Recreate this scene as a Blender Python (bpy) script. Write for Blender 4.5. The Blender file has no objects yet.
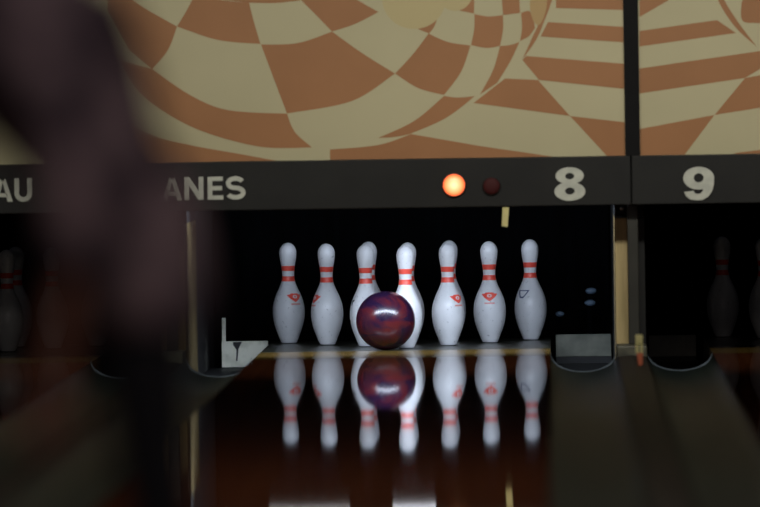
import bpy, bmesh, math, random
from mathutils import Vector, Matrix
random.seed(4)
C = bpy.context.scene
COL = C.collection
PI = math.pi

# ------------------------------------------------------------------ camera
CAM = Vector((0.5608, -6.0, 1.0018))
YAW, PITCH, ROLL, FPX = 0.02092, 0.02081, 0.0150, 8471.7
right = Vector((math.cos(YAW), math.sin(YAW), 0))
fw0 = Vector((-math.sin(YAW), math.cos(YAW), 0))
fwd = (fw0*math.cos(PITCH) + Vector((0, 0, -math.sin(PITCH)))).normalized()
up = right.cross(fwd)
r2 = right*math.cos(ROLL) - up*math.sin(ROLL)
u2 = right*math.sin(ROLL) + up*math.cos(ROLL)
cd = bpy.data.cameras.new('camera')
cam = bpy.data.objects.new('camera', cd)
COL.objects.link(cam)
m = Matrix((( r2.x, u2.x, -fwd.x, CAM.x), (r2.y, u2.y, -fwd.y, CAM.y), (r2.z, u2.z, -fwd.z, CAM.z), (0, 0, 0, 1)))
cam.matrix_world = m
cd.sensor_width = 36
cd.lens = FPX*36/760
cd.clip_end = 200
cd.dof.use_dof = True
cd.dof.focus_distance = 31.4
cd.dof.aperture_fstop = 2.6
C.camera = cam
# ------------------------------------------------------------------ light
w = bpy.data.worlds.new('world'); C.world = w; w.use_nodes = True
w.node_tree.nodes['Background'].inputs[0].default_value = (0.80, 0.86, 1.0, 1)
w.node_tree.nodes['Background'].inputs[1].default_value = 0.012
C.view_settings.view_transform = 'Standard'
C.view_settings.look = 'None'
C.view_settings.gamma = 1
C.view_settings.use_curve_mapping = False
C.view_settings.exposure = 0.0

def area(name, loc, target, sx, sy, power, col):
    l = bpy.data.lights.new(name, 'AREA'); l.shape = 'RECTANGLE'
    l.size = sx; l.size_y = sy; l.energy = power; l.color = col
    o = bpy.data.objects.new(name, l); COL.objects.link(o)
    o.location = loc
    o.rotation_euler = (Vector(target)-Vector(loc)).to_track_quat('-Z', 'Y').to_euler()
    return o
lm = area('fill_light_mural', (0.6, 20.9, 2.7), (0.6, 24.0, 0.85), 4.4, 0.25, 22, (1.0, 0.96, 0.84))  # added fill aimed at the murals, no fixture modelled
lm.data.spread = math.radians(75)
area('fill_light_lane', (0.2, 14.5, 3.05), (0.2, 14.5, 0), 2.4, 1.2, 34, (1.0, 0.88, 0.76))  # added fill that lifts the brown of the lane
area('fill_light_bowler', (1.6, 3.2, 2.9), (0.0, 6.3, 0.8), 1.6, 0.8, 22, (1.0, 0.86, 0.84))  # added fill to brighten the bowler

# pixel of the photograph -> point on the plane y = Y (used for flat things that stand in that plane)
def at(px, py, Y):
    d = fwd*FPX + r2*(px-380) + u2*(253.5-py)
    t = (Y-CAM.y)/d.y
    return CAM + d*t

# ------------------------------------------------------------------ materials
def mat(name, col, rough=0.5, metal=0.0, emit=None, es=0.0, spec=0.5):
    M = bpy.data.materials.new(name); M.use_nodes = True
    b = M.node_tree.nodes['Principled BSDF']
    b.inputs['Base Color'].default_value = (*col, 1)
    b.inputs['Roughness'].default_value = rough
    b.inputs['Metallic'].default_value = metal
    b.inputs['Specular IOR Level'].default_value = spec
    if emit:
        b.inputs['Emission Color'].default_value = (*emit, 1)
        b.inputs['Emission Strength'].default_value = es
    return M

def noisy(name, c1, c2, scale=(1, 1, 1), nscale=5.0, rough=0.5, metal=0.0, spec=0.5, bump=0.0, detail=4, lo=.35, hi=.65):
    M = mat(name, c1, rough, metal, spec=spec)
    nt = M.node_tree; b = nt.nodes['Principled BSDF']
    tc = nt.nodes.new('ShaderNodeTexCoord'); mp = nt.nodes.new('ShaderNodeMapping')
    mp.inputs['Scale'].default_value = scale
    n = nt.nodes.new('ShaderNodeTexNoise'); n.inputs['Scale'].default_value = nscale; n.inputs['Detail'].default_value = detail
    r = nt.nodes.new('ShaderNodeValToRGB')
    r.color_ramp.elements[0].position = lo; r.color_ramp.elements[0].color = (*c1, 1)
    r.color_ramp.elements[1].position = hi; r.color_ramp.elements[1].color = (*c2, 1)
    L = nt.links
    L.new(tc.outputs['Object'], mp.inputs[0]); L.new(mp.outputs[0], n.inputs['Vector'])
    L.new(n.outputs['Fac'], r.inputs[0]); L.new(r.outputs[0], b.inputs['Base Color'])
    if bump:
        bp = nt.nodes.new('ShaderNodeBump'); bp.inputs['Strength'].default_value = bump; bp.inputs['Distance'].default_value = .002
        L.new(n.outputs['Fac'], bp.inputs['Height']); L.new(bp.outputs[0], b.inputs['Normal'])
    return M

def boards(name, c1, c2, width, rough, spec=0.5, wave=0.0):
    """strip flooring: boards running along y, each its own tone"""
    M = mat(name, c1, rough, spec=spec); nt = M.node_tree; L = nt.links; b = nt.nodes['Principled BSDF']
    tc = nt.nodes.new('ShaderNodeTexCoord'); sp = nt.nodes.new('ShaderNodeSeparateXYZ')
    L.new(tc.outputs['Object'], sp.inputs[0])
    d = nt.nodes.new('ShaderNodeMath'); d.operation = 'DIVIDE'; d.inputs[1].default_value = width; L.new(sp.outputs[0], d.inputs[0])
    f = nt.nodes.new('ShaderNodeMath'); f.operation = 'FLOOR'; L.new(d.outputs[0], f.inputs[0])
    wn = nt.nodes.new('ShaderNodeTexWhiteNoise'); wn.noise_dimensions = '1D'; L.new(f.outputs[0], wn.inputs['W'])
    mp = nt.nodes.new('ShaderNodeMapping'); mp.inputs['Scale'].default_value = (30, 1.5, 1); L.new(tc.outputs['Object'], mp.inputs[0])
    n = nt.nodes.new('ShaderNodeTexNoise'); n.inputs['Scale'].default_value = 3; L.new(mp.outputs[0], n.inputs['Vector'])
    a = nt.nodes.new('ShaderNodeMath'); a.operation = 'ADD'; L.new(wn.outputs['Value'], a.inputs[0]); L.new(n.outputs['Fac'], a.inputs[1])
    h = nt.nodes.new('ShaderNodeMath'); h.operation = 'MULTIPLY'; h.inputs[1].default_value = .5; L.new(a.outputs[0], h.inputs[0])
    mx = nt.nodes.new('ShaderNodeMix'); mx.data_type = 'RGBA'; L.new(h.outputs[0], mx.inputs[0])
    mx.inputs[6].default_value = (*c1, 1); mx.inputs[7].default_value = (*c2, 1)
    L.new(mx.outputs[2], b.inputs['Base Color'])
    if wave:
        m2 = nt.nodes.new('ShaderNodeMapping'); m2.inputs['Scale'].default_value = (3, .6, 1); L.new(tc.outputs['Object'], m2.inputs[0])
        n2 = nt.nodes.new('ShaderNodeTexNoise'); n2.inputs['Scale'].default_value = 4; n2.inputs['Detail'].default_value = 2; L.new(m2.outputs[0], n2.inputs['Vector'])
        bp = nt.nodes.new('ShaderNodeBump'); bp.inputs['Strength'].default_value = wave; bp.inputs['Distance'].default_value = .001
        L.new(n2.outputs['Fac'], bp.inputs['Height']); L.new(bp.outputs[0], b.inputs['Normal'])
    return M

M_lane = boards('dark_lane_boards', (.165, .047, .017), (.25, .078, .028), .027, .027, wave=.12, spec=.38)
M_deck = boards('yellow_maple_boards', (.11, .070, .018), (.16, .10, .028), .027, .14)
M_deck2 = noisy('grey_pin_deck', (.018, .019, .013), (.038, .038, .024), nscale=9, rough=.3)
M_appr = boards('approach_boards', (.20, .11, .05), (.30, .17, .08), .05, .2)
M_gut = noisy('grey_gutter_plastic', (.009, .0150, .0145), (.017, .0245, .021), scale=(4, .6, 4), nscale=3, rough=.5, spec=.25)
M_lip = noisy('worn_steel_lip', (.07, .095, .13), (.14, .18, .23), nscale=30, rough=.4, metal=.0)
M_cap = noisy('divider_brown', (.010, .008, .007), (.017, .013, .011), scale=(6, .5, 6), nscale=3, rough=.55, spec=.2)
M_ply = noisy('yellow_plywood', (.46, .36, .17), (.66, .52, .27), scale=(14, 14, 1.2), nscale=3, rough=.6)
M_ply_dim = noisy('dimmed_plywood', (.085, .058, .018), (.14, .10, .032), scale=(6, 14, 1.2), nscale=3, rough=.7)  # same plywood, its dimness put into the colour
M_blk = noisy('black_paint', (.006, .007, .008), (.011, .012, .013), nscale=12, rough=.6)
M_beam = noisy('black_beam', (.012, .0125, .013), (.016, .0165, .0165), nscale=6, rough=.6, spec=.3)
M_cur = noisy('dark_pit_curtain', (.0003, .0003, .0005), (.0007, .0009, .0014), scale=(5, 5, .5), nscale=6, rough=.9, spec=.05, bump=.3)
M_gry = noisy('pale_grey_panel', (.13, .14, .11), (.23, .24, .19), nscale=14, rough=.5)
M_wht = noisy('scuffed_white_panel', (.62, .62, .50), (.90, .90, .76), nscale=16, rough=.5, lo=.3, hi=.5)
M_dgr = noisy('dark_grey_panel', (.24, .24, .22), (.34, .33, .29), nscale=14, rough=.5)
M_let = noisy('off_white_lettering', (.50, .52, .47), (.60, .62, .55), nscale=30, rough=.5)
M_bei = noisy('mural_cream', (.47, .43, .27), (.51, .465, .295), nscale=2, rough=.55)
M_org = noisy('mural_brown', (.335, .150, .058), (.37, .168, .067), nscale=3, rough=.55)
M_yel = mat('mural_yellow', (.50, .42, .22), .55)
M_tan = mat('mural_tan', (.44, .30, .13), .55)
M_pin = noisy('pin_plastic', (.74, .76, .80), (.82, .84, .88), scale=(1, 1, .5), nscale=22, rough=.28, lo=.30, hi=.46)
def pin_specks(M):
    nt = M.node_tree; b = nt.nodes['Principled BSDF']; L = nt.links
    src = b.inputs['Base Color'].links[0].from_socket
    tc = nt.nodes.new('ShaderNodeTexCoord'); oi = nt.nodes.new('ShaderNodeObjectInfo')
    ad = nt.nodes.new('ShaderNodeVectorMath'); ad.operation = 'ADD'
    L.new(tc.outputs['Object'], ad.inputs[0]); L.new(oi.outputs['Location'], ad.inputs[1])
    n = nt.nodes.new('ShaderNodeTexNoise'); n.inputs['Scale'].default_value = 95; n.inputs['Detail'].default_value = 2; n.inputs['Distortion'].default_value = .6
    L.new(ad.outputs[0], n.inputs['Vector'])
    r = nt.nodes.new('ShaderNodeValToRGB'); r.color_ramp.elements[0].position = .66; r.color_ramp.elements[0].color = (0, 0, 0, 1)
    r.color_ramp.elements[1].position = .74; r.color_ramp.elements[1].color = (.55, .55, .55, 1)
    L.new(n.outputs['Fac'], r.inputs[0])
    mx = nt.nodes.new('ShaderNodeMix'); mx.data_type = 'RGBA'; L.new(r.outputs[0], mx.inputs[0]); L.new(src, mx.inputs[6])
    mx.inputs[7].default_value = (.20, .21, .25, 1); L.new(mx.outputs[2], b.inputs['Base Color'])
pin_specks(M_pin)
M_red = noisy('pin_red', (.92, .085, .055), (.97, .14, .10), nscale=40, rough=.35)
M_blu = mat('pin_faded_blue', (.10, .13, .24), .4)
M_scf = mat('pin_scuff', (.10, .11, .13), .6)
M_met = mat('zinc_metal', (.5, .5, .52), .3, .9)
M_tape = noisy('yellowed_tape', (.62, .56, .24), (.75, .68, .34), nscale=20, rough=.5)
M_rtape = mat('orange_tape', (.62, .16, .08), .5)
M_ceil = mat('ceiling_dark', (.03, .03, .032), .9)
M_wall = mat('wall_dark', (.008, .008, .010), .9)
M_tube = mat('lamp_tube_lit', (.03, .03, .03), .4, emit=(.90, .94, 1.0), es=1.1)
M_tube2 = mat('lamp_tube_dim', (.02, .02, .02), .4, emit=(1.0, .95, .85), es=.22)
M_off = mat('lamp_tube_off', (.5, .5, .5), .4)

# ------------------------------------------------------------------ mesh helpers
def link(name, bm, mats, parent=None, smooth=False, loc=None):
    me = bpy.data.meshes.new(name)
    bmesh.ops.recalc_face_normals(bm, faces=bm.faces[:])
    bm.to_mesh(me); bm.free()
    for k in (mats if isinstance(mats, (list, tuple)) else [mats]): me.materials.append(k)
    if smooth:
        for p in me.polygons: p.use_smooth = True
    o = bpy.data.objects.new(name, me); COL.objects.link(o)
    if parent: o.parent = parent
    if loc: o.location = loc
    return o

def box(bm, x0, x1, y0, y1, z0, z1, bev=0.0, mi=0):
    g = bmesh.ops.create_cube(bm, size=1)
    for v in g['verts']:
        v.co = Vector(((x0+x1)/2+v.co.x*(x1-x0), (y0+y1)/2+v.co.y*(y1-y0), (z0+z1)/2+v.co.z*(z1-z0)))
    fs = set(f for v in g['verts'] for f in v.link_faces)
    for f in fs: f.material_index = mi
    if bev:
        es = list(set(e for v in g['verts'] for e in v.link_edges))
        bmesh.ops.bevel(bm, geom=es, offset=bev, segments=2, affect='EDGES', profile=.5)

def lathe(bm, prof, n=40, mi=0):
    rings = []
    for r, z in prof:
        if r < 1e-6: rings.append([bm.verts.new((0, 0, z))])
        else: rings.append([bm.verts.new((r*math.cos(2*PI*i/n), r*math.sin(2*PI*i/n), z)) for i in range(n)])
    for a, b in zip(rings, rings[1:]):
        for i in range(n):
            j = (i+1) % n
            if len(a) == 1 and len(b) == 1: continue
            if len(a) == 1: f = bm.faces.new((a[0], b[i], b[j]))
            elif len(b) == 1: f = bm.faces.new((a[i], a[j], b[0]))
            else: f = bm.faces.new((a[i], a[j], b[j], b[i]))
            f.material_index = mi

def tube(bm, pts, r, n=10):
    pts = [Vector(p) for p in pts]; rings = []
    for i, p in enumerate(pts):
        d = (pts[min(i+1, len(pts)-1)]-pts[max(i-1, 0)]).normalized()
        a = d.orthogonal().normalized(); b = d.cross(a)
        rr = r[i] if isinstance(r, (list, tuple)) else r
        rings.append([bm.verts.new(p+(a*math.cos(2*PI*k/n)+b*math.sin(2*PI*k/n))*rr) for k in range(n)])
    for A, B in zip(rings, rings[1:]):
        for k in range(n): bm.faces.new((A[k], A[(k+1) % n], B[(k+1) % n], B[k]))
    bm.faces.new(rings[0]); bm.faces.new(rings[-1])

def sweep(bm, prof, y0, y1, mi=0):
    """closed (x,z) outline extruded along y"""
    A = [bm.verts.new((x, y0, z)) for x, z in prof]; B = [bm.verts.new((x, y1, z)) for x, z in prof]
    n = len(prof)
    for i in range(n): bm.faces.new((A[i], A[(i+1) % n], B[(i+1) % n], B[i])).material_index = mi
    f1 = bm.faces.new(A); f2 = bm.faces.new(B); f1.material_index = f2.material_index = mi
    f1.normal_update(); f2.normal_update()
    bmesh.ops.triangulate(bm, faces=[f1, f2])

def tag(o, label=None, cat=None, group=None, kind=None):
    if label: o['label'] = label
    if cat: o['category'] = cat
    if group: o['group'] = group
    if kind: o['kind'] = kind
    return o

def empty(name, loc, label, cat, group=None, rz=0):
    o = bpy.data.objects.new(name, None); COL.objects.link(o); o.location = loc; o.rotation_euler.z = rz
    o.empty_display_size = .1
    return tag(o, label, cat, group)

# ------------------------------------------------------------------ geometry of the lanes
GF = -.095
PITCHX = 1.64
HW = .531            # half lane width
GO = .766            # outer edge of a gutter from the lane centre
YF = 6.92            # foul line
YD = 24.2            # end of the dark lane / start of the pin deck
YM = 24.0            # front of the masking unit
SUB = -.16
lanes = (-1, 0, 1)
# setting
bm = bmesh.new(); box(bm, -4.5, 4.5, YF, 27.4, SUB-.1, SUB)
tag(link('floor', bm, M_wall), kind='structure')
bm = bmesh.new(); box(bm, -4.5, 4.5, -8, YF-.006, -.26, 0)
tag(link('floor_approach', bm, M_appr), kind='structure')
bm = bmesh.new(); box(bm, -4.5, 4.5, -8, 27.4, 3.2, 3.3)
tag(link('ceiling', bm, M_ceil), kind='structure')
bm = bmesh.new(); box(bm, -4.5, 4.5, 27.3, 27.4, SUB, 3.2)
tag(link('wall_back', bm, M_wall), kind='structure')

word = {-1: 'left-hand', 0: 'middle', 1: 'right-hand'}
for k in lanes:
    X = k*PITCHX
    # lane: dark boards, then the yellow strip of the pin deck, then grey deck
    ln = empty('bowling_lane', (X, YF, 0), {
        -1: 'dark bowling lane at far left, mostly hidden behind the blurred bowler',
        0: 'dark brown glossy bowling lane in the middle, mirroring ten pins and the ball',
        1: 'dark bowling lane at the right edge, below the number 9'}[k], 'bowling lane', 'bowling lanes')
    bm = bmesh.new(); box(bm, -HW, HW, 0, YD-YF, SUB, 0)
    link('lane_surface', bm, M_lane, ln)
    bm = bmesh.new(); box(bm, -HW, HW, YD-YF, 25.0-YF, SUB, 0)
    tag(link('deck_strip', bm, M_deck, ln), 'yellow wooden strip at the end of the lane')
    bm = bmesh.new(); box(bm, -HW, HW, 25.0-YF, 26.25-YF, SUB, 0)
    tag(link('pin_deck', bm, M_deck2, ln), 'dull grey-green deck under the pins')
    # gutters
    for s in (-1, 1):
        gx0, gx1 = HW+.001, GO-.001
        mid = (gx0+gx1)/2; hw = (gx1-gx0)/2; dep = .058
        def arc(yoff, n=18):
            return [(mid+hw*math.cos(a), -dep*math.sin(a)) for a in [PI*(1-i/n) for i in range(n+1)]]
        a = arc(0)
        side = 'left' if s < 0 else 'right'
        which = {-1: 'left-hand lane', 0: 'middle lane', 1: 'lane under the number 9'}[k]
        g = empty('gutter', (X, YF, 0), f'grey rounded gutter along the {side} side of the {which}', 'gutter', 'gutters')
        outline = [(gx0, SUB)] + [(gx0, 0)] + a[1:-1] + [(gx1, 0)] + [(gx1, SUB)]
        bm = bmesh.new(); sweep(bm, [(s*x, z) for x, z in outline], 0, 24.12-YF)
        o = link('channel', bm, M_gut, g)
        # worn curved lip at the end of the channel: a thin crescent ring
        ai = [(mid+(hw-.001)*math.cos(t), .012-(dep+.009)*math.sin(t)) for t in [PI*(1-i/24) for i in range(25)]]
        ao = [(mid+(hw-.001)*math.cos(t)*1.0, .008-(dep+.0155)*math.sin(t)) for t in [PI*(1-i/24) for i in range(25)]]
        bm = bmesh.new(); sweep(bm, [(s*x, z) for x, z in ai+ao[::-1]], 24.121-YF, 24.15-YF)
        tag(link('end_lip', bm, M_lip, g), 'curved worn metal lip at the end of the gutter')
        # deeper flat gutter floor beside the pin deck
        bm = bmesh.new(); box(bm, min(s*gx0, s*gx1), max(s*gx0, s*gx1), 24.16-YF, 26.2-YF, SUB, GF)
        link('deck_gutter', bm, M_blk, g)

# end panels standing in the deck gutters
GF = -.095
def panel(px0, px1, py0, py1, material, label):
    Y = 26.12
    a = at(px0, py1, Y); b = at(px1, py0, Y)
    o = empty('end_panel', ((a.x+b.x)/2, Y, GF+.0005), label, 'panel', 'gutter end panels')
    bm = bmesh.new(); w_ = (b.x-a.x)/2
    box(bm, -w_, w_, 0, .02, max(a.z-GF, .004), b.z-GF, .002)
    link('plate', bm, material, o)
    bm = bmesh.new(); box(bm, -w_, w_, .004, .018, 0, max(a.z-GF, .004)+.01)
    link('foot', bm, M_blk, o)
    return o, a, b
panel(556, 611, 334, 357, M_gry, 'pale grey panel at the end of the gutter below the number 8')
panel(649, 696, 335, 357, M_dgr, 'dark grey panel at the end of the gutter below and left of the number 9')
o, a, b = panel(222, 268, 341, 368, M_wht, 'scuffed white panel at the end of the gutter left of the leftmost pin')
c = at(222, 342, 26.12); d = at(225.5, 318, 26.12)
bm = bmesh.new(); box(bm, c.x-o.location.x, d.x-o.location.x, 0, .012, c.z-GF, d.z-GF, .002)
tag(link('upright_strip', bm, M_wht, o), 'thin upright strip on the corner of the panel')
bm = bmesh.new()
pts = [(233, 342), (242, 342), (240, 346), (238.5, 349), (237.5, 361), (236, 361), (236.5, 350), (233, 345)]
sc = [at(x, y, 26.12) for x, y in pts]
sweep(bm, [(p.x-o.location.x, p.z-GF) for p in sc], -.0012, -.0002)
link('dark_stain', bm, M_blk, o)

# dividers between the lanes
for k in (-1, 0, 1, 2):
    X = (k-.5)*PITCHX
    dv = empty('lane_divider', (X, YF, 0), {
        -1: 'dark divider between gutters, outermost on the left',
        0: 'dark divider between the gutters left of the middle lane, behind the bowler',
        1: 'dark brown divider between the gutters below the black upright joint',
        2: 'dark divider right of the lane under the number 9'}[k], 'divider', 'lane dividers')
    hwd = PITCHX/2-GO-.001
    bm = bmesh.new(); sweep(bm, [(-hwd, SUB), (-hwd, -.003), (-hwd+.006, .002), (0, .006), (hwd-.006, .002), (hwd, -.003), (hwd, SUB)], 0, 23.93-YF)
    link('capping', bm, M_cap, dv)
    bm = bmesh.new(); box(bm, -hwd, hwd, 23.932-YF, 24.19-YF, SUB, .040, .006)
    tag(link('end_block', bm, noisy('end_block_paint', (.05, .05, .04), (.11, .11, .08), nscale=25, rough=.5), dv), 'scuffed olive-grey block at the end of the divider')

# kickback walls each side of a pin deck, one plywood in a bright and a dimmed colour
for k in lanes:
    for s in (-1, 1):
        x0, x1 = s*.7665, s*.8115
        X = k*PITCHX
        sd = 'left' if s < 0 else 'right'
        kb = empty('kickback_wall', (X, 24.2, SUB), {
            (-1, -1): 'plywood kickback wall left of the left-hand pin deck',
            (-1, 1): 'plywood kickback wall right of the left-hand pin deck, behind the bowler',
            (0, -1): 'yellow plywood kickback wall left of the middle pins, beside the bowler',
            (0, 1): 'yellow plywood kickback wall edge right of the middle pins, under the 8',
            (1, -1): 'black-edged kickback wall left of the dark pins under the 9',
            (1, 1): 'plywood kickback wall right of the dark pins under the 9'}[(k, s)], 'kickback', 'kickback walls')
        plain = (k == 1 and s == -1)
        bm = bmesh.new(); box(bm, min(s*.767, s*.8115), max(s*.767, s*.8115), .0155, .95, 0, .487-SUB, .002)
        link('board', bm, M_blk if plain else M_ply_dim, kb)
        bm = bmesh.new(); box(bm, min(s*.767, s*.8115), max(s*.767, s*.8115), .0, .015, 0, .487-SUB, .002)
        link('edge_strip', bm, M_blk if plain else (M_ply if s > 0 else M_ply_dim), kb)
        xx0, xx1 = min(s*.7672, s*.8113), max(s*.7672, s*.8113)
        bm = bmesh.new(); q0 = [(.951, 0), (2.6, 0), (2.6, .96), (.16, .96), (.16, .6475), (.951, .6475)]  # upper front fin added to keep deck light off the neighbouring pins
        A = [bm.verts.new((xx0, y_, z_)) for y_, z_ in q0]; B = [bm.verts.new((xx1, y_, z_)) for y_, z_ in q0]
        for i_ in range(6): bm.faces.new((A[i_], A[(i_+1) % 6], B[(i_+1) % 6], B[i_]))
        for F in (bm.faces.new(A), bm.faces.new(B)): F.normal_update(); bmesh.ops.triangulate(bm, faces=[F])
        tag(link('rear_board_light_fin', bm, M_blk, kb), 'black rear board with an added light-blocking fin')
# bracket on top of the plank right of the middle pins
br = empty('bracket', (.79, 24.22, .488), 'small shiny metal bracket with bolt on top of the yellow plywood edge', 'bracket')
bm = bmesh.new(); box(bm, -.024, .002, 0, .05, 0, .004); box(bm, -.024, -.019, 0, .05, .003, .055, .001)
link('angle_plate', bm, mat('dull_bracket', (.12, .13, .13), .4, .6), br)
bm = bmesh.new(); bmesh.ops.create_uvsphere(bm, u_segments=14, v_segments=8, radius=.0085)
tag(link('bolt', bm, M_met, br, True, (.004, -.004, .033)), 'bright round bolt head')
bm = bmesh.new(); box(bm, -.018, .012, .006, .03, .012, .05, .003)
link('arm', bm, M_blk, br)
# black posts in the middle of the dividers
for k in (0, 1):
    X = (k-.5)*PITCHX
    bm = bmesh.new(); box(bm, -.012, .026, -.0, .07, 0, .70-.041, .003)
    o = link('support_post', bm, noisy('post_paint', (.020, .020, .017), (.032, .032, .027), nscale=8, rough=.5), loc=(X+.003, 24.08, .0405))
    tag(o, ['black upright post on the divider behind the bowler', 'dark upright post beside the yellow plywood edge, between 8 and 9'][k], 'post', 'support posts')
# tape marker on the divider between 8 and 9
tp = empty('tape_marker', (.836, 22.9, .0062), 'small upright yellow and orange taped marker on the divider between 8 and 9', 'marker')
bm = bmesh.new(); box(bm, -.013, .012, -.006, .006, .072, .104, .001); box(bm, -.013, -.002, -.006, .006, .042, .0718); box(bm, .003, .012, -.006, .006, .042, .0718)
link('yellow_tape', bm, M_tape, tp)
bm = bmesh.new(); sweep(bm, [(-.009, .0418), (.012, .0418), (.010, .002), (.004, 0), (-.004, 0)], -.006, .006)
tag(link('orange_tape', bm, M_rtape, tp), 'orange lower end')

# curtain and pit cushion at the back of each deck
for k in lanes:
    X = k*PITCHX
    bm = bmesh.new()
    n = 60; A = []; B = []
    for i in range(n+1):
        x = -.76+1.52*i/n; y = .012*math.sin(i*.9)+.006*math.sin(i*2.3)
        A.append(bm.verts.new((x, y, 0))); B.append(bm.verts.new((x, y*.4, .95)))
    A2 = [bm.verts.new(v.co+Vector((0, .012, 0))) for v in A]; B2 = [bm.verts.new(v.co+Vector((0, .012, 0))) for v in B]
    for i in range(n):
        bm.faces.new((A[i], A[i+1], B[i+1], B[i])); bm.faces.new((A2[i], A2[i+1], B2[i+1], B2[i]))
        bm.faces.new((A[i], A[i+1], A2[i+1], A2[i])); bm.faces.new((B[i], B[i+1], B2[i+1], B2[i]))
    o = link('pit_curtain', bm, M_cur, smooth=True, loc=(X, 26.6, SUB+.001))
    tag(o, f'black pit curtain hanging behind the {["dim left-hand pins", "seven bright middle pins", "dark pins under the 9"][k+1]}', 'curtain', 'pit curtains')
# glints put in as blue-grey knobs on an added dark lever behind the middle deck, right side
ps = empty('glint_lever', (.66, 26.3, -.0945), 'added dark lever with three blue-grey knobs standing in for glints, right of the rightmost bright pin', 'glint stand-in')
bm = bmesh.new(); box(bm, .012, .030, .04, .06, 0, .27, .004); box(bm, -.03, .02, .04, .06, .20, .215, .003); link('plate', bm, M_cur, ps)
glint_knob = mat('blue_grey_glint', (.12, .18, .26), .4, .0)
for (px, py, r) in ((560, 314, .013), (591, 291, .016), (590, 303, .016)):
    p = at(px, py, 26.32)
    bm = bmesh.new(); bmesh.ops.create_uvsphere(bm, u_segments=16, v_segments=10, radius=r)
    bmesh.ops.scale(bm, vec=(1.3, .8, .75), verts=bm.verts[:])
    link('glint_knob', bm, glint_knob, ps, True, (p.x-.66, .03, p.z+.0945))

# ------------------------------------------------------------------ masking units (beam, mural, lettering)
zt = at(400, 159.3, YM).z; zb = at(400, 208.0, YM).z
joint = .8265
TH = .10
def stroke(bm, pts, wd, y0, y1, closed=False):
    """ribbon of constant width along a 2D path, extruded in y"""
    P = [Vector(p) for p in pts]; n = len(P); Lf = []; Rt = []
    for i in range(n):
        if closed: a, b = P[i-1], P[(i+1) % n]
        else: a, b = P[max(i-1, 0)], P[min(i+1, n-1)]
        d = (b-a).normalized(); nn = Vector((-d.y, d.x))
        Lf.append(P[i]+nn*wd/2); Rt.append(P[i]-nn*wd/2)
    rng = range(n) if closed else range(n-1)
    V = {}
    for nm, pl in (('l', Lf), ('r', Rt)):
        for i, p in enumerate(pl):
            V[nm, i, 0] = bm.verts.new((p.x, y0, p.y)); V[nm, i, 1] = bm.verts.new((p.x, y1, p.y))
    for i in rng:
        j = (i+1) % n
        bm.faces.new((V['l', i, 0], V['l', j, 0], V['r', j, 0], V['r', i, 0]))
        bm.faces.new((V['l', i, 1], V['l', j, 1], V['r', j, 1], V['r', i, 1]))
        bm.faces.new((V['l', i, 0], V['l', j, 0], V['l', j, 1], V['l', i, 1]))
        bm.faces.new((V['r', i, 0], V['r', j, 0], V['r', j, 1], V['r', i, 1]))
    if not closed:
        for i in (0, n-1): bm.faces.new((V['l', i, 0], V['r', i, 0], V['r', i, 1], V['l', i, 1]))

def ringf(bm, c1, r1, c2, r2, y0, y1, n=40):
    V = []
    for i in range(n):
        a = 2*PI*i/n; ca, sa = math.cos(a), math.sin(a)
        o = (c1[0]+r1[0]*ca, c1[1]+r1[1]*sa); q = (c2[0]+r2[0]*ca, c2[1]+r2[1]*sa)
        V.append([bm.verts.new((o[0], y0, o[1])), bm.verts.new((q[0], y0, q[1])), bm.verts.new((q[0], y1, q[1])), bm.verts.new((o[0], y1, o[1]))])
    for i in range(n):
        A, B = V[i], V[(i+1) % n]
        for k in range(4): bm.faces.new((A[k], B[k], B[(k+1) % 4], A[(k+1) % 4]))

def ellipse(cx, cy, rx, ry, a0=0, a1=360, n=24):
    return [(cx+rx*math.cos(math.radians(a0+(a1-a0)*i/n)), cy+ry*math.sin(math.radians(a0+(a1-a0)*i/n))) for i in range(n+1)]

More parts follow.
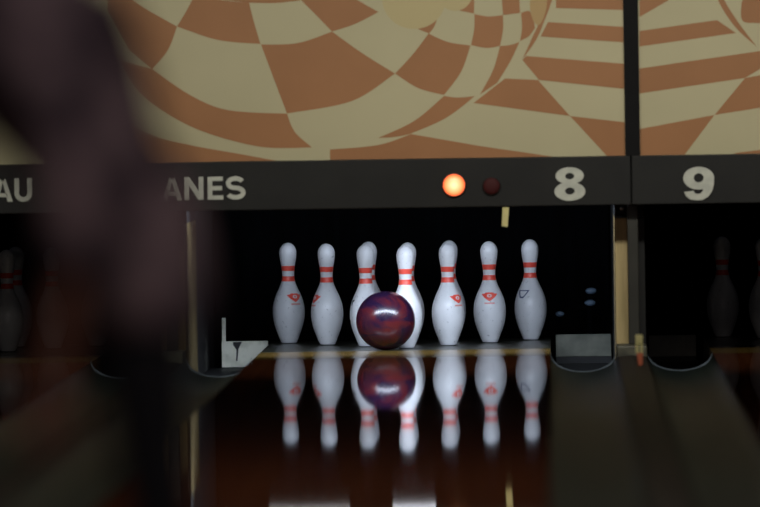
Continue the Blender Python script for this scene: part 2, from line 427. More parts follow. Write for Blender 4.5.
def letter(ch, w_, h, t):
    """flat raised character; origin bottom-left, faces -y"""
    bm = bmesh.new(); y0, y1 = -.003, 0
    def poly(p): sweep(bm, p, y0, y1)
    if ch == 'A':
        m_ = w_/2
        poly([(0, 0), (t*1.1, 0), (m_+t*.06, h*.88), (m_+t*.55, h), (m_-t*.55, h)])
        poly([(w_, 0), (w_-t*1.1, 0), (m_-t*.06, h*.88), (m_-t*.55, h), (m_+t*.55, h)])
        poly([(w_*.22, h*.2), (w_*.78, h*.2), (w_*.70, h*.2+t*.85), (w_*.30, h*.2+t*.85)])
    elif ch == 'L':
        poly([(0, 0), (w_, 0), (w_, t), (t, t), (t, h), (0, h)])
    elif ch == 'N':
        poly([(0, 0), (t, 0), (t, h*.62), (w_-t*1.05, 0), (w_, 0), (w_, h), (w_-t, h), (w_-t, h*.38), (t*1.05, h), (0, h)])
    elif ch == 'E':
        u = t*.9
        poly([(0, 0), (w_, 0), (w_, u), (t, u), (t, h/2-u/2), (w_*.93, h/2-u/2), (w_*.93, h/2+u/2), (t, h/2+u/2), (t, h-u), (w_*.98, h-u), (w_*.98, h), (0, h)])
    elif ch == 'U':
        r = w_/2-t/2
        pts = [(t/2, h), (t/2, h*.6)] + [(w_/2-r*math.cos(a), r+t/2-(r)*math.sin(a)) for a in [PI*i/18 for i in range(19)]] + [(w_-t/2, h*.6), (w_-t/2, h)]
        stroke(bm, pts, t, y0, y1)
    elif ch == 'S':
        r = (h-t)/4; rx = w_/2-t/2
        top = ellipse(w_/2, h-t/2-r, rx*.95, r, 22, 270, 20)
        bot = ellipse(w_/2, t/2+r, rx, r, 90, -158, 20)
        stroke(bm, top+bot[1:], t, y0, y1)
    elif ch == '8':
        ringf(bm, (w_*.5, h*.745), (w_*.455, h*.255), (w_*.5, h*.735), (w_*.145, h*.095), y0-.0004, y1)
        ringf(bm, (w_*.5, h*.28), (w_*.5, h*.28), (w_*.5, h*.29), (w_*.155, h*.105), y0, y1)
    elif ch == '9':
        ringf(bm, (w_*.5, h*.66), (w_*.5, h*.34), (w_*.5, h*.67), (w_*.16, h*.135), y0, y1)
        out = [(w_*.995, h*.66), (w_*.99, h*.46), (w_*.93, h*.27), (w_*.80, h*.10), (w_*.62, h*.015), (w_*.42, 0), (w_*.22, h*.03), (w_*.08, h*.13), (w_*.02, h*.255),
               (w_*.33, h*.285), (w_*.36, h*.22), (w_*.45, h*.19), (w_*.55, h*.20), (w_*.62, h*.27), (w_*.66, h*.40), (w_*.66, h*.60)]
        sweep(bm, out, y0-.0004, y1)
    return bm

def put(ch, px0, px1, py0, py1, t, parent, name, label=None):
    a = at(px0, py1, YM); b = at(px1, py0, YM)
    o = link(name, letter(ch, b.x-a.x, b.z-a.z, t), M_let, parent, loc=(a.x-parent.location.x, -.0015, a.z-parent.location.z))
    if label: tag(o, label)
    return o

def frame_tilt(o): return o
units = {}
for k, (x0, x1) in enumerate(((joint-2*PITCHX+.003, joint-.002), (joint+.002, joint+2*PITCHX))):
    u = empty('masking_beam', ((x0+x1)/2, YM, zb), [
        'black beam with white lettering and the number 8, above the pins, with a lit orange lamp',
        'black beam with the white number 9, at the right edge'][k], 'beam', 'black beams above the pins')
    w_ = (x1-x0)/2
    bm = bmesh.new(); box(bm, -w_, w_, 0, TH, 0, zt-zb, .003); link('beam_body', bm, M_beam, u)
    units[k] = u
t8 = .033
put('8', 554.5, 585, 167, 201, t8, units[0], 'number', 'off-white number 8')
put('9', 683.5, 714, 166.5, 200.5, t8, units[1], 'number', 'off-white number 9')
tt = .0165
for ch, a_, b_, y0_, y1_ in (('A', -7, 12.5, 178.4, 202), ('U', 14.5, 31.5, 178.4, 202), ('L', 148, 161.5, 177, 200.6), ('A', 163, 182.5, 177, 200.3), ('N', 185, 203.5, 176.8, 200.0),
                   ('E', 208, 223, 176.6, 199.7), ('S', 225.8, 245.3, 176, 199.8)):
    put(ch, a_, b_, y0_, y1_, tt, units[0], 'letter', f'off-white letter {ch}')

# indicator lamps set in the beam
def indicator(px, py, r, material, label, cat='lamp', rimc=M_blk):
    p = at(px, py, YM)
    o = empty('indicator_lamp', (p.x, YM-.001, p.z), label, cat, 'indicator lamps')
    bm = bmesh.new(); lathe(bm, [(r*1.02, 0), (r*1.12, .0), (r*1.12, .004), (r*1.0, .005)], 32)
    bmesh.ops.rotate(bm, cent=(0, 0, 0), matrix=Matrix.Rotation(PI/2, 3, 'X'), verts=bm.verts[:])
    link('rim', bm, rimc, o, True)
    bm = bmesh.new(); lathe(bm, [(0, .45*r)] + [(r*math.sin(t), .45*r*math.cos(t)) for t in [PI/2*i/10 for i in range(1, 11)]] + [(0, 0)], 36)
    bmesh.ops.rotate(bm, cent=(0, 0, 0), matrix=Matrix.Rotation(PI/2, 3, 'X'), verts=bm.verts[:])
    link('lens', bm, material, o, True)
    return o
M_lit = mat('lit_orange_lens', (1, .4, .1), .3, emit=(1, .30, .07), es=1.5)
nt = M_lit.node_tree; b_ = nt.nodes['Principled BSDF']
tc = nt.nodes.new('ShaderNodeTexCoord'); ln_ = nt.nodes.new('ShaderNodeVectorMath'); ln_.operation = 'LENGTH'
mp = nt.nodes.new('ShaderNodeMapping'); mp.inputs['Scale'].default_value = (1, 0, 1)
nt.links.new(tc.outputs['Object'], mp.inputs[0]); nt.links.new(mp.outputs[0], ln_.inputs[0])
rp = nt.nodes.new('ShaderNodeValToRGB'); mr = nt.nodes.new('ShaderNodeMath'); mr.operation = 'DIVIDE'; mr.inputs[1].default_value = .039
nt.links.new(ln_.outputs['Value'], mr.inputs[0]); nt.links.new(mr.outputs[0], rp.inputs[0])
e = rp.color_ramp.elements; e[0].position = 0.1; e[0].color = (1, .78, .40, 1); e[1].position = 1.0; e[1].color = (.9, .10, .03, 1)
q = e.new(.7); q.color = (1, .36, .12, 1)
nt.links.new(rp.outputs[0], b_.inputs['Emission Color']); b_.inputs['Base Color'].default_value = (.2, .03, .01, 1)
indicator(454, 185, .039, M_lit, 'glowing orange round lamp on the black beam, left of the dark red one')
indicator(491.5, 186, .030, mat('dim_red_lens', (.03, .001, .002), .8, emit=(.25, .006, .006), es=.03), 'faintly glowing dark red round lamp on the black beam, right of the glowing orange one', rimc=M_beam)  # lens material emits faintly

# yellow tag of tape hanging under the beam
a = at(505.5, 226, 24.02)
bm = bmesh.new(); sweep(bm, [(-.013, 0), (.008, -.003), (.0135, .066), (-.009, .067)], -.0012, 0)
tg = link('hanging_tape', bm, M_tape, loc=(a.x, YM-.0005, a.z)); tag(tg, 'short yellowed strip of tape hanging below the black beam, left of the number 8', 'tape')

# murals: flat printed panels standing on the beam
YP = YM+.02
def cr(pts, n=8, closed=False):
    """Catmull-Rom through the points"""
    P = [Vector(p) for p in pts]; out = []
    for i in range(len(P)-1):
        p0 = P[max(i-1, 0)]; p1 = P[i]; p2 = P[i+1]; p3 = P[min(i+2, len(P)-1)]
        for k in range(n):
            t = k/n
            out.append(.5*((2*p1)+(p2-p0)*t+(2*p0-5*p1+4*p2-p3)*t*t+(3*p1-p0-3*p2+p3)*t**3))
    out.append(P[-1]); return [tuple(v) for v in out]

def clip(poly, x0, x1, y0, y1):
    def cl(P, f, g):
        o = []
        for i in range(len(P)):
            a, b = P[i-1], P[i]; fa, fb = f(a), f(b)
            if (fa >= 0) != (fb >= 0):
                t = fa/(fa-fb); o.append((a[0]+(b[0]-a[0])*t, a[1]+(b[1]-a[1])*t))
            if fb >= 0: o.append(b)
        return o
    for f in (lambda p: p[0]-x0, lambda p: x1-p[0], lambda p: p[1]-y0, lambda p: y1-p[1]):
        if poly: poly = cl(poly, f, None)
    return poly

def mural(px0, px1, shapes, label, frame_mat):
    ztop = at(400, -120, YP).z
    A = at(px0, 158, YP); B = at(px1, 158, YP)
    x0, x1 = A.x, B.x
    o = empty('mural_panel', ((x0+x1)/2, YP, zt), label, 'mural', 'mural panels')
    bm = bmesh.new(); box(bm, x0-o.location.x, x1-o.location.x, 0, .03, .001, ztop-zt, 0, 0)
    lay = .0004
    for idx, (mi, poly) in enumerate(shapes):
        W = []
        for p in poly:
            q = at(p[0], p[1], YP); W.append((q.x, q.z))
        W = clip(W, x0+.0005, x1-.0005, zt+.0015, ztop-.001)
        if not W or len(W) < 3: continue
        # drop doubled points
        U = [W[0]]
        for p in W[1:]:
            if abs(p[0]-U[-1][0])+abs(p[1]-U[-1][1]) > 1e-6: U.append(p)
        y = -.0003-.00003*idx
        f = bm.faces.new([bm.verts.new((x-o.location.x, y, z-zt)) for x, z in U])
        f.material_index = mi; f.normal_update()
        bmesh.ops.triangulate(bm, faces=[f])
    me = bpy.data.meshes.new('printed_panel')
    bm.to_mesh(me); bm.free()
    for k_ in (M_bei, M_org, M_yel, M_tan): me.materials.append(k_)
    po = bpy.data.objects.new('printed_panel', me); COL.objects.link(po); po.parent = o
    return o, x0, x1, ztop

# browns of the left mural, read as pixel outlines in the plane of the panel
O = 1
S1 = []
def brown(*segs): S1.append((O, [p for s in segs for p in s]))
L = lambda *p: list(p)
# ring curves of the swirl
# outer left brown cell (A)
brown(cr([(108, -20), (140, 5), (177, 26.5)]), cr([(177, 26.5), (168, 50), (152.5, 69)])[1:], L((130, 50), (108, 10)))
# top cell between x 178 and 258
brown(cr([(177, 26.5), (188, 8), (196, -8)]), cr([(196, -8), (222, 0), (249, 2.5)]), cr([(249, 2.5), (254, 22), (260.5, 44)])[1:], cr([(260.5, 44), (218, 40), (177, 26.5)])[1:])
# small cell at top middle
brown(L((225, -20), (225, 0)), cr([(249, 2.7), (275, 3), (300, 0.5)]), L((298, -20)))
# top cell 300..380
brown(cr([(301, 0), (316, 15), (332, 31.5)]), cr([(332, 31.5), (355, 24), (378.5, 12)])[1:], cr([(378.5, 12), (366, 5), (352, -3)])[1:], L((345, -40), (295, -40), (297, -10)))
# big middle brown
brown(cr([(261, 44.5), (298, 43), (332, 31.5)]), cr([(332, 31.5), (362, 53), (395, 73.5)])[1:], cr([(395, 73.5), (352, 101), (287, 113.5)])[1:], cr([(287, 113.5), (275, 82), (261, 44.5)])[1:])
# right of it: brown 395..470
brown(cr([(395, 73.5), (413, 54), (428.5, 33.5)]), cr([(428.5, 33.5), (448, 42), (470.5, 45.5)])[1:], cr([(470.5, 45.5), (461, 72), (444, 95)])[1:], cr([(444, 95), (418, 88), (395, 73.5)])[1:])
# small brown by the yellow disc, right
brown(L((418, 29), (429, 33.5)), cr([(429, 33.5), (434, 27), (438, 17)]), L((432, 20)))
brown(L((446, 8), (474, 13.5), (474.5, -10), (446, -10)))
# brown 474..503
brown(cr([(474.5, 14), (488, 16.5), (503, 15)]), cr([(503, 15), (503, 30), (500, 46)])[1:], cr([(500, 46), (486, 48), (471, 45)])[1:], cr([(471, 45), (474, 30), (474.5, 14)])[1:])
brown(L((501, -10), (503, 15), (520, 13), (519, -10)))
# brown 520..532
brown(cr([(521, 13), (529, 11), (533, 18), (535, 28)]), cr([(535, 28), (529, 36), (520, 41)])[1:], cr([(520, 41), (522, 28), (521, 13)])[1:])
# brown 500..520 lower
brown(cr([(500, 46), (510, 45), (519.5, 42)]), cr([(519.5, 42), (510, 62), (497, 83)])[1:], L((480, 94.5)), cr([(480, 94.5), (493, 70), (500, 46)])[1:])
# outer ring brown 408..480
brown(cr([(444, 96), (458, 97.5), (475, 96)]), cr([(475, 96), (446, 118), (410, 134)])[1:], cr([(410, 134), (395, 137), (378, 138)])[1:], cr([(378, 138), (414, 121), (444, 96)])[1:])
# left lower brown band
brown(cr([(152.5, 69), (190, 95), (228, 110), (287, 113.8)]), cr([(287, 113.8), (295, 132), (312, 147.5)])[1:], cr([(312, 147.5), (262, 147), (210, 134), (173, 117), (140, 92), (120, 60)])[1:])
# lower ground: brown left wedge under the cream band
brown(cr([(110, 110), (150, 134), (190, 145), (240, 154), (286, 162.5)]), L((286, 175), (110, 175)))
# lower brown right of x=330
brown(L((330, 149.5)), cr([(330, 149.5), (378, 145), (411, 134)])[1:], L((480, 146), (556, 157), (556, 175), (330, 175)))
# thin arc at right of the bulb shape
brown(cr([(557, -20), (552, 0), (544, 22), (536, 40), (522, 60)]), cr([(522, 60), (532, 38), (540, 18), (545, -20)])[1:])
# receding floor on the right
brown(L((473.5, 103), (505, 78.5), (538, 80), (570, 116)))
brown(L((570, 116), (640, 124), (640, 170), (608, 157)))
brown(L((522.5, 60), (526, 56), (640, 65), (640, 90.5), (539, 80)))
brown(L((540.5, 36.5), (548, 22), (640, 28), (640, 43.5)))
brown(L((556, 8), (556, -12), (603, -6), (640, 18), (640, 10.5)))
brown(L((603, 0), (640, -6), (640, 11), (624, 8.5)))
# yellow discs
S1.append((2, [(414+32*math.cos(a), -2+31*math.sin(a)) for a in [2*PI*i/40 for i in range(40)]]))
S1.append((2, [(455+18*math.cos(a), -8+19*math.sin(a)) for a in [2*PI*i/30 for i in range(30)]]))
S1.append((3, cr([(531, -12), (530, 8), (534, 22), (540, 24), (546, 10), (548, -12)])))
m1, mx0, mx1, mzt = mural(626.5-931, 625.3, S1, 'brown and cream mural panel with swirling chequer pattern, above the number 8', M_blk)
S2 = []
def br2(*p): S2.append((O, list(p)))
br2((639.5, 129), (714.5, 115), (683, 157), (639.5, 160))
br2((639.5, 68.5), (760, 51), (790, 47), (772, 62), (745, 78), (639.5, 93.5))
br2((745, 78), (790, 70), (790, 103), (714.5, 115))
br2((639.5, 31), (717, 20), (736, 33), (639.5, 46.5))
br2((735, 153), (790, 146), (790, 170), (735, 170))
br2((639.5, 17), (669, 0), (639.5, -5))
br2((639.5, 2), (639.5, -20), (676, -20), (668, 0), (655, 5))
S2.append((O, cr([(712, -14), (722, 8), (737, 29), (757, 47)])+cr([(757, 47), (741, 26), (727, 5), (718, -14)])[1:]))
S2.append((O, cr([(745, -12), (741, 8), (743, 21), (756, 23), (775, 22), (790, 10)])+[(790, -12)]))
m2, nx0, nx1, _ = mural(640.2, 640.2+931, S2, 'brown and cream mural panel with slanted stripes, above the number 9', M_blk)
# black upright joint between the murals
bm = bmesh.new(); box(bm, mx1+.0006, nx0-.0006, YM+.004, YM+.07, zt+.001, mzt)
o = link('joint_post', bm, noisy('joint_black', (.002, .002, .003), (.004, .004, .005), nscale=9, rough=.7, spec=.2)); tag(o, 'black upright joint between the two mural panels', 'post')
bm = bmesh.new(); box(bm, -4.4, 4.4, YM+.02, YM+.12, mzt+.001, 3.199)
tag(link('wall_soffit', bm, M_wall), kind='structure')

# ------------------------------------------------------------------ pin deck lamps behind the beam
for k in lanes:
    X = k*PITCHX
    lit = (k == 0)
    f = empty('deck_lamp', (X, YM+.52, .583), [
        'unlit lamp tray behind the black beam over the left-hand pins', 'lit lamp tray hidden behind the black beam, shining on the bright pins',
        'unlit lamp tray behind the black beam over the pins under the 9'][k+1], 'lamp', 'deck lamps')
    bm = bmesh.new(); box(bm, -.70, .70, -.05, .05, 0, .03, .004); link('tray', bm, M_blk, f)
    bm = bmesh.new(); box(bm, -.02, .02, .01, .03, .03, .11); box(bm, -.02, .02, -.4195, .03, .10, .11)
    link('hanger', bm, M_blk, f)
    if lit:
        for (a_, b_, mt) in ((-.045, .110, M_tube), (-.49, -.20, M_tube2)):
            bm = bmesh.new(); tube(bm, [(a_, 0, -.022), (b_, 0, -.022)], .020, 14)
            link('tube', bm, mt, f, True)
    else:
        bm = bmesh.new(); tube(bm, [(-.6, 0, -.014), (.6, 0, -.014)], .013, 12); link('tube', bm, M_off, f, True)
dl = area('deck_light', (0, YM+.40, .615), (0, 27.0, .42), 1.4, .10, 38, (.74, .84, 1.0))

# ------------------------------------------------------------------ pins
IN = .0254
raw = [(0, 2.03), (.12, 2.25), (.75, 2.828), (2.25, 3.906), (3.375, 4.51), (4.5, 4.766), (5.875, 4.563), (7.25, 3.703), (8.625, 2.472), (9.375, 1.965), (10, 1.797), (10.875, 1.870), (11.75, 2.094), (12.625, 2.406), (13.5, 2.547)]
prof0 = [(z*IN, d/2*IN) for z, d in raw]
def pin_r(z):
    zs = prof0
    if z >= 13.5*IN:
        h = 1.5*IN; t = min((z-13.5*IN)/h, 1); return 1.2735*IN*math.sqrt(max(0, 1-t*t))
    for i in range(len(zs)-1):
        if zs[i][0] <= z <= zs[i+1][0]:
            p0 = zs[max(i-1, 0)][1]; p1 = zs[i][1]; p2 = zs[i+1][1]; p3 = zs[min(i+2, len(zs)-1)][1]
            t = (z-zs[i][0])/(zs[i+1][0]-zs[i][0])
            if i < 2: return p1+(p2-p1)*t
            return .5*(2*p1+(p2-p0)*t+(2*p0-5*p1+4*p2-p3)*t*t+(3*p1-p0-3*p2+p3)*t**3)
    return 0
zs_ = [i*.005 for i in range(0, 70)]+[.346+i*.0035 for i in range(10)]+[.3803]
pr = [(0, 0)]+[(pin_r(z), z) for z in zs_]+[(0, .381)]
def mesh_of(bm, name, mats, smooth=True):
    bmesh.ops.recalc_face_normals(bm, faces=bm.faces[:])
    me = bpy.data.meshes.new(name); bm.to_mesh(me); bm.free()
    for k_ in mats: me.materials.append(k_)
    for p in me.polygons: p.use_smooth = smooth
    return me
bm = bmesh.new(); lathe(bm, pr, 48); ME_body = mesh_of(bm, 'pin_body', [M_pin])
def band(z0, z1, off=.0005):
    bm = bmesh.new(); n = 6
    P = [(pin_r(z0)-.001, z0)]+[(pin_r(z0+(z1-z0)*i/n)+off, z0+(z1-z0)*i/n) for i in range(n+1)]+[(pin_r(z1)-.001, z1)]
    lathe(bm, P, 48); return mesh_of(bm, 'stripe', [M_red])
ME_s1 = band(.2745, .294); ME_s2 = band(.2355, .2545)
bm = bmesh.new(); lathe(bm, [(0, -.0001), (.0262, -.0001), (.0290, .0045), (.0262, .0050), (0, .0050)], 40); ME_base = mesh_of(bm, 'base_ring', [M_scf])
def decal(polys, mats, zc=.183):
    """flat outlines (metres) wrapped on the pin, centred on the side facing -y"""
    bm = bmesh.new()
    for mi, P, off in polys:
        P = [Vector(p) for p in P]
        f = bm.faces.new([bm.verts.new((p.x, 0, p.y)) for p in P]); f.material_index = mi; f.normal_update()
        bmesh.ops.triangulate(bm, faces=[f])
    bmesh.ops.subdivide_edges(bm, edges=bm.edges[:], cuts=3, use_grid_fill=True)
    for f in bm.faces:
        pass
    offs = {mi: off for mi, _, off in polys}
    for v in bm.verts:
        mi = v.link_faces[0].material_index
        z = zc+v.co.z; r = pin_r(z)+offs[mi]; a = v.co.x/pin_r(zc)
        v.co = Vector((r*math.sin(a), -r*math.cos(a), z))
    return mesh_of(bm, 'logo', mats, False)
crown = [(-.034, .012), (-.020, .013), (-.016, .017), (.016, .017), (.020, .013), (.034, .012), (.018, -.003), (0, -.016), (-.018, -.003)]
ring = [(.0095*math.cos(2*PI*i/16), .005+.0062*math.sin(2*PI*i/16)) for i in range(16)]
dot = [(.0045*math.cos(2*PI*i/12), .005+.0032*math.sin(2*PI*i/12)) for i in range(12)]
M_pink = mat('pin_faded_red', (.78, .35, .33), .4)
sub = [(-.017, -.026), (-.017, -.020), (.017, -.020), (.017, -.026)]
ME_logo = decal([(0, crown, .0006), (1, ring, .0011), (2, dot, .0016), (3, sub, .0007)], [M_red, M_pin, M_red, M_pink], .173)
ol = [(-.026, .012), (.026, .012), (.004, -.018), (-.010, -.018)]
def ringpoly(P, t):
    c_ = Vector((0, 0)); out = []
    Q = [Vector(p) for p in P]; I = [p*t for p in Q]; n = len(P)
    return [[tuple(Q[i]), tuple(Q[(i+1) % n]), tuple(I[(i+1) % n]), tuple(I[i])] for i in range(n)]
ME_blue = decal([(0, q_, .0006) for q_ in ringpoly(ol, .68)], [M_blu], .178)
ME_scf = decal([(0, [(-.006, .010), (.012, .012), (.010, .004), (.002, .001), (.002, -.010), (-.005, -.010)], .0006)], [M_scf], .165)
def part(name, me, parent, rz=0, label=None):
    o = bpy.data.objects.new(name, me); COL.objects.link(o); o.parent = parent; o.rotation_euler.z = rz
    if label: tag(o, label)
    return o
RW = .264
spots = {1: (0, 0), 2: (-.1524, 1), 3: (.1524, 1), 4: (-.3048, 2), 5: (0, 2), 6: (.3048, 2), 7: (-.4572, 3), 8: (-.1524, 3), 9: (.1524, 3), 10: (.4572, 3)}
lab = {
 (0, 7): ('leftmost of the seven bright bowling pins, red logo right of centre on its belly', ('l', 31)),
 (0, 4): ('second bright bowling pin from the left, sliver of red logo on its left side', ('l', -64)),
 (0, 2): ('bright bowling pin directly left behind the ball, dark mark on its left flank', ('s', -66)),
 (0, 1): ('front bright bowling pin half covered by the right side of the ball', ('n', 0)),
 (0, 3): ('bright bowling pin right of the ball pin, red logo on its right side', ('l', 46)),
 (0, 6): ('bright bowling pin second from the right, red logo centred on its belly', ('l', 0)),
 (0, 10): ('rightmost bright bowling pin, with a blue outlined mark on its left', ('b', -34)),
 (0, 5): ('bowling pin directly behind the front pin at the ball, nearly hidden', ('n', 0)),
 (0, 8): ('bowling pin hidden behind the marked pin left of the ball', ('n', 0)),
 (0, 9): ('bowling pin hidden behind the one right of the ball pin', ('n', 0)),
 (1, 7): ('dim bowling pin in the dark under the number 9', ('n', 0)),
 (1, 4): ('dim bowling pin cut by the right edge of the photo', ('n', 0)),
 (-1, 10): ('dim bowling pin on the left lane, hidden behind the bowler', ('n', 0)),
 (-1, 6): ('dim bowling pin on the left lane, just left of the bowler', ('n', 0)),
 (-1, 3): ('dim bowling pin at the left edge of the photo, front one', ('n', 0)),
 (-1, 9): ('dim bowling pin at the left edge, behind the front one', ('n', 0)),
}
grp = {0: 'bright pins on the middle lane', 1: 'dim pins under the number 9', -1: 'dim pins on the left lane'}
first = None
for i, ((ln_k, n), (label, (lk, deg))) in enumerate(lab.items()):
    x, row = spots[n]
    loc = (ln_k*PITCHX+x, 26-3*RW+row*RW, .0004)
    if first is None:
        p = empty('bowling_pin', loc, label, 'bowling pin', grp[ln_k]); first = p
        part('body', ME_body, p); part('stripe', ME_s1, p); part('stripe', ME_s2, p); part('base_ring', ME_base, p)
        proto = list(p.children)
    else:
        p = first.copy(); COL.objects.link(p); p.location = loc; p['label'] = label; p['group'] = grp[ln_k]
        for ch in proto:
            c_ = ch.copy(); COL.objects.link(c_); c_.parent = p
    if lk == 'l': part('logo', ME_logo, p, math.radians(deg), 'red crown-shaped logo')
    if lk == 'b': part('mark', ME_blue, p, math.radians(deg), 'faded blue outlined mark')
    if lk == 's': part('mark', ME_scf, p, math.radians(deg), 'small dark mark')

# ------------------------------------------------------------------ ball
R_ = .1085
bl = empty('bowling_ball', (-.072, 25.052, 0), 'glossy dark purple and red bowling ball rolling into the front pins', 'bowling ball')
bm = bmesh.new(); bmesh.ops.create_uvsphere(bm, u_segments=64, v_segments=40, radius=R_)
M_ball = noisy('swirled_purple_red', (.013, .005, .022), (.075, .009, .012), scale=(1, 1, 1.9), nscale=6.5, rough=.24, detail=5, lo=.40, hi=.60)
nt = M_ball.node_tree; nt.nodes['Noise Texture'].inputs['Distortion'].default_value = 1.3
link('shell', bm, M_ball, bl, True, (0, 0, R_))
for dx, dz in ((-.30, .42), (-.42, .33), (-.30, .20)):
    d = Vector((dx, .55, dz)).normalized()
    bm = bmesh.new(); lathe(bm, [(.0125, -.001), (.0140, .0003), (.0125, .0006), (.0115, -.001)], 20)
    o = link('finger_hole_ring', bm, M_blk, bl, True, tuple(Vector((0, 0, R_))+d*(R_-.0003)))
    o.rotation_euler = d.to_track_quat('Z', 'Y').to_euler()

# ------------------------------------------------------------------ bowler (slim person in motion near the foul line)
def skin_mesh(name, verts, edges, radii, mats, root=0, sub=2):
    me = bpy.data.meshes.new(name+'_tmp'); me.from_pydata([Vector(v) for v in verts], edges, [])
    o = bpy.data.objects.new(name+'_tmp', me); COL.objects.link(o)
    sk = o.modifiers.new('s', 'SKIN'); sk.use_smooth_shade = True
    for i, r in enumerate(radii):
        d = me.skin_vertices[0].data[i]; d.radius = (r, r) if not isinstance(r, tuple) else r; d.use_root = (i == root)
    sb = o.modifiers.new('d', 'SUBSURF'); sb.levels = sub; sb.render_levels = sub
    dg = bpy.context.evaluated_depsgraph_get(); dg.update()
    ev = o.evaluated_get(dg); m2_ = bpy.data.meshes.new_from_object(ev)
    bpy.data.objects.remove(o)
    m2_.materials.clear()
    for k_ in mats: m2_.materials.append(k_)
    for p in m2_.polygons: p.use_smooth = True
    m2_.name = name
    return m2_
BY = 6.30
bw = empty('person', (-.08, BY, 0), 'blurred bowler in a dark patterned top and black trousers, leaning at the left', 'person')
M_skin = noisy('skin', (.27, .12, .085), (.32, .15, .105), nscale=5, rough=.5)
M_shirt = noisy('dark_floral_fabric', (.05, .034, .05), (.40, .29, .31), nscale=7, rough=.85, detail=2, lo=.45, hi=.62)
M_trou = noisy('black_fabric', (.006, .007, .011), (.010, .011, .016), nscale=20, rough=.9)
M_hair = noisy('dark_hair', (.014, .009, .007), (.03, .018, .012), scale=(20, 20, 2), nscale=4, rough=.6)
M_shoe = mat('shoe_leather', (.10, .03, .03), .4)
# joints in the person's own frame (x right, y forward, z up); feet at z=0
J = dict(
 pelvis=(.030, 0, .735), waist=(-.005, 0, .85), chest=(-.070, 0, .985), upper=(-.115, 0, 1.09), neck=(-.148, 0, 1.185), headb=(-.165, 0, 1.25), headm=(-.195, 0, 1.335), headt=(-.205, 0, 1.40),
 shL=(-.105, -.140, 1.075), elL=(-.045, -.19, .80), wrL=(-.085, -.165, .59), haL=(-.100, -.155, .535),
 shR=(-.120, .140, 1.075), elR=(-.300, .20, .925), wrR=(-.42, .17, 1.06), haR=(-.470, .16, 1.095),
 hipL=(.035, -.070, .69), knL=(.050, -.080, .445), anL=(.115, -.085, .085), hipR=(.035, .070, .69), knR=(.055, .080, .445), anR=(.090, .085, .085))
names = list(J); idx = {n: i for i, n in enumerate(names)}
def E(*c): return [(idx[a], idx[b]) for a, b in zip(c, c[1:])]
edges = E('pelvis', 'waist', 'chest', 'upper', 'neck', 'headb', 'headm', 'headt')+E('upper', 'shL', 'elL', 'wrL', 'haL')+E('upper', 'shR', 'elR', 'wrR', 'haR')+E('pelvis', 'hipL', 'knL', 'anL')+E('pelvis', 'hipR', 'knR', 'anR')
rad = dict(pelvis=.058, waist=.060, chest=.075, upper=.070, neck=.040, headb=.055, headm=.078, headt=.052, shL=.030, elL=.028, wrL=.022, haL=.024,
 shR=.030, elR=.028, wrR=.022, haR=.024, hipL=.052, knL=.042, anL=.030, hipR=.052, knR=.042, anR=.030)
me = skin_mesh('body', [J[n] for n in names], edges, [rad[n] for n in names], [M_skin])
# fingers, joined into the body mesh
def fingers(side, sgn):
    wr = Vector(J['wr'+side]); ha = Vector(J['ha'+side]); d = (ha-wr).normalized()
    lat = Vector((0, 1, 0)).cross(d).normalized()
    nrm = d.cross(lat).normalized()
    out = []
    for i, ln in enumerate((.062, .072, .068, .052)):
        b = ha+lat*(i-1.5)*.0135-d*.01
        p1 = b+d*ln*.5; p2 = p1+(d*.9+nrm*sgn*.45)*ln*.32; p3 = p2+(d*.6+nrm*sgn*.8)*ln*.26
        out.append([b, p1, p2, p3])
    b = ha-d*.035-lat*.016
    out.append([b, b-lat*.022+d*.02, b-lat*.034+d*.045+nrm*sgn*.006, b-lat*.036+d*.066+nrm*sgn*.014])
    return out
bm = bmesh.new(); bm.from_mesh(me)
for sd, sg in (('L', -1), ('R', 1)):
    for ch in fingers(sd, sg):
        f_me = skin_mesh('finger', ch, [(0, 1), (1, 2), (2, 3)], [.0085, .0085, .0078, .0065], [M_skin], sub=1)
        bm.from_mesh(f_me)
# feet
for sd in 'LR':
    a = Vector(J['an'+sd])
# face: nose, ears, eye hollows as small shaped lumps
hm = Vector(J['headm']); fdir = Vector((-.93, 0, -.32)).normalized(); fs = Vector((0, 1, 0)); fu = fs.cross(fdir)
def lump(bm, c, sx, sy, sz, mi=0):
    g = bmesh.ops.create_uvsphere(bm, u_segments=14, v_segments=10, radius=1)
    for v in g['verts']: v.co = c+fs*v.co.x*sx+fdir*v.co.y*sy+fu*v.co.z*sz
    for f in set(f for v in g['verts'] for f in v.link_faces): f.material_index = mi; f.smooth = True
lump(bm, hm+fdir*.080-fu*.012, .011, .016, .020)
for s in (-1, 1): lump(bm, hm+fs*s*.074-fu*.004, .008, .014, .024)
lump(bm, hm+fdir*.068-fu*.046, .022, .010, .007)
lump(bm, hm+fdir*.055-fu*.062, .026, .022, .018)
me2 = bpy.data.meshes.new('body'); bm.to_mesh(me2); bm.free(); me2.materials.append(M_skin)
for p in me2.polygons: p.use_smooth = True
ob = bpy.data.objects.new('body', me2); COL.objects.link(ob); ob.parent = bw
for s in (-1, 1):
    bm = bmesh.new(); lump(bm, hm+fdir*.072+fs*s*.028+fu*.010, .011, .008, .008)
    link('eye', bm, mat('eye_white', (.6, .6, .58), .3), bw, True)
# hair
bm = bmesh.new(); g = bmesh.ops.create_uvsphere(bm, u_segments=32, v_segments=24, radius=1)
for v in g['verts']:
    c_ = v.co.copy()
    v.co = hm+fs*c_.x*.090+fdir*(c_.y*.094-.010)+fu*(c_.z*.104+.014)
kill = [v for v in bm.verts if (v.co-hm).dot(fdir) > .030 and (v.co-hm).dot(fu) < .055 or (v.co-hm).dot(fu) < -.075]
bmesh.ops.delete(bm, geom=kill, context='VERTS')
link('hair', bm, M_hair, bw, True)
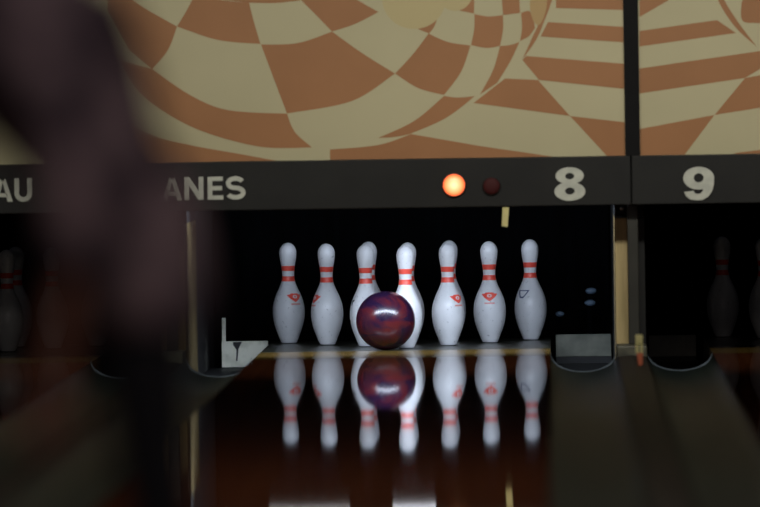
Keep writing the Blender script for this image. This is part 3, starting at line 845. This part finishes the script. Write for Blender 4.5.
# shirt: torso and sleeves
SJ = dict(hem=(.046, 0, .665), pelvis=(.036, 0, .75), waist=(-.002, 0, .85), chest=(-.078, 0, .965), upper=(-.108, 0, 1.06), collar=(-.122, 0, 1.105),
 shL=J['shL'], elL=(-.048, -.188, .815), cuL=(-.062, -.178, .715), shR=J['shR'], elR=(-.300, .20, .925), cuR=(-.365, .183, 1.0))
sn = list(SJ); si = {n: i for i, n in enumerate(sn)}
def SE(*c): return [(si[a], si[b]) for a, b in zip(c, c[1:])]
srad = dict(hem=.116, pelvis=.115, waist=.112, chest=.148, upper=.152, collar=.062, shL=.058, elL=.052, cuL=.048, shR=.058, elR=.052, cuR=.048)
rings_ = [(.640, .047, .086, .150), (.645, .046, .092, .156), (.70, .040, .094, .158), (.77, .028, .100, .152), (.83, .006, .108, .150), (.88, -.030, .122, .156), (.93, -.066, .134, .162),
          (1.0, -.090, .146, .172), (1.06, -.112, .154, .172), (1.12, -.118, .142, .150), (1.155, -.134, .105, .110), (1.182, -.148, .066, .072), (1.198, -.152, .050, .058)]
bm = bmesh.new(); NR = 40; RG = []
for q_, (z_, x_, rx_, ry_) in enumerate(rings_):
    RG.append([bm.verts.new((x_+rx_*math.cos(2*PI*i/NR)*(1+.03*math.sin(5*2*PI*i/NR)*(1 if q_ < 3 else .3)), ry_*math.sin(2*PI*i/NR), z_+.006*math.sin(3*2*PI*i/NR)*(q_ < 2))) for i in range(NR)])
for A, B in zip(RG, RG[1:]):
    for i in range(NR): bm.faces.new((A[i], A[(i+1) % NR], B[(i+1) % NR], B[i]))
bm.faces.new(RG[-1])
for sd in 'LR':
    sy = -1 if sd == 'L' else 1
    bm.from_mesh(skin_mesh('shirt', [(-.100, sy*.06, 1.080), SJ['sh'+sd], SJ['el'+sd], SJ['cu'+sd]], [(0, 1), (1, 2), (2, 3)], [.080, .066, .050, .042], [M_shirt], root=1))
me = bpy.data.meshes.new('shirt'); bm.to_mesh(me); bm.free(); me.materials.append(M_shirt)
for p in me.polygons: p.use_smooth = True
o = bpy.data.objects.new('shirt', me); COL.objects.link(o); o.parent = bw; tag(o, 'dark purple-grey floral patterned top')
# trousers
TJ = dict(waist=(.02, 0, .775), pelvis=(.030, 0, .72), hipL=(.035, -.070, .665), midL=(.042, -.075, .56), knL=(.050, -.080, .445), shinL=(.078, -.083, .27), cuL=(.108, -.085, .13),
 hipR=(.035, .070, .665), midR=(.044, .075, .56), knR=(.055, .080, .445), shinR=(.070, .083, .27), cuR=(.086, .085, .13))
tn = list(TJ); ti = {n: i for i, n in enumerate(tn)}
def TE(*c): return [(ti[a], ti[b]) for a, b in zip(c, c[1:])]
trad = dict(waist=.080, pelvis=.088, hipL=.072, midL=.066, knL=.054, shinL=.052, cuL=.045, hipR=.072, midR=.066, knR=.052, shinR=.052, cuR=.045)
me = skin_mesh('trousers', [TJ[n] for n in tn], TE('waist', 'pelvis', 'hipL', 'midL', 'knL', 'shinL', 'cuL')+TE('pelvis', 'hipR', 'midR', 'knR', 'shinR', 'cuR'), [trad[n] for n in tn], [M_trou], root=1)
o = bpy.data.objects.new('trousers', me); COL.objects.link(o); o.parent = bw; tag(o, 'black trousers')
for sd in 'LR':
    a = Vector(J['an'+sd])
    bm = bmesh.new(); g = bmesh.ops.create_uvsphere(bm, u_segments=24, v_segments=14, radius=1)
    for v in g['verts']:
        c_ = v.co.copy(); wv = .040-.008*c_.x
        z = c_.z*.055*(1.1-.45*max(-c_.x, 0)) if c_.z > 0 else max(c_.z*.045, -.030)
        v.co = Vector((c_.x*.112, c_.y*.038, z))
    zmin = min(v.co.z for v in bm.verts)
    link('shoe', bm, M_shoe, bw, True, (a.x-.045, a.y, -zmin+.0005))
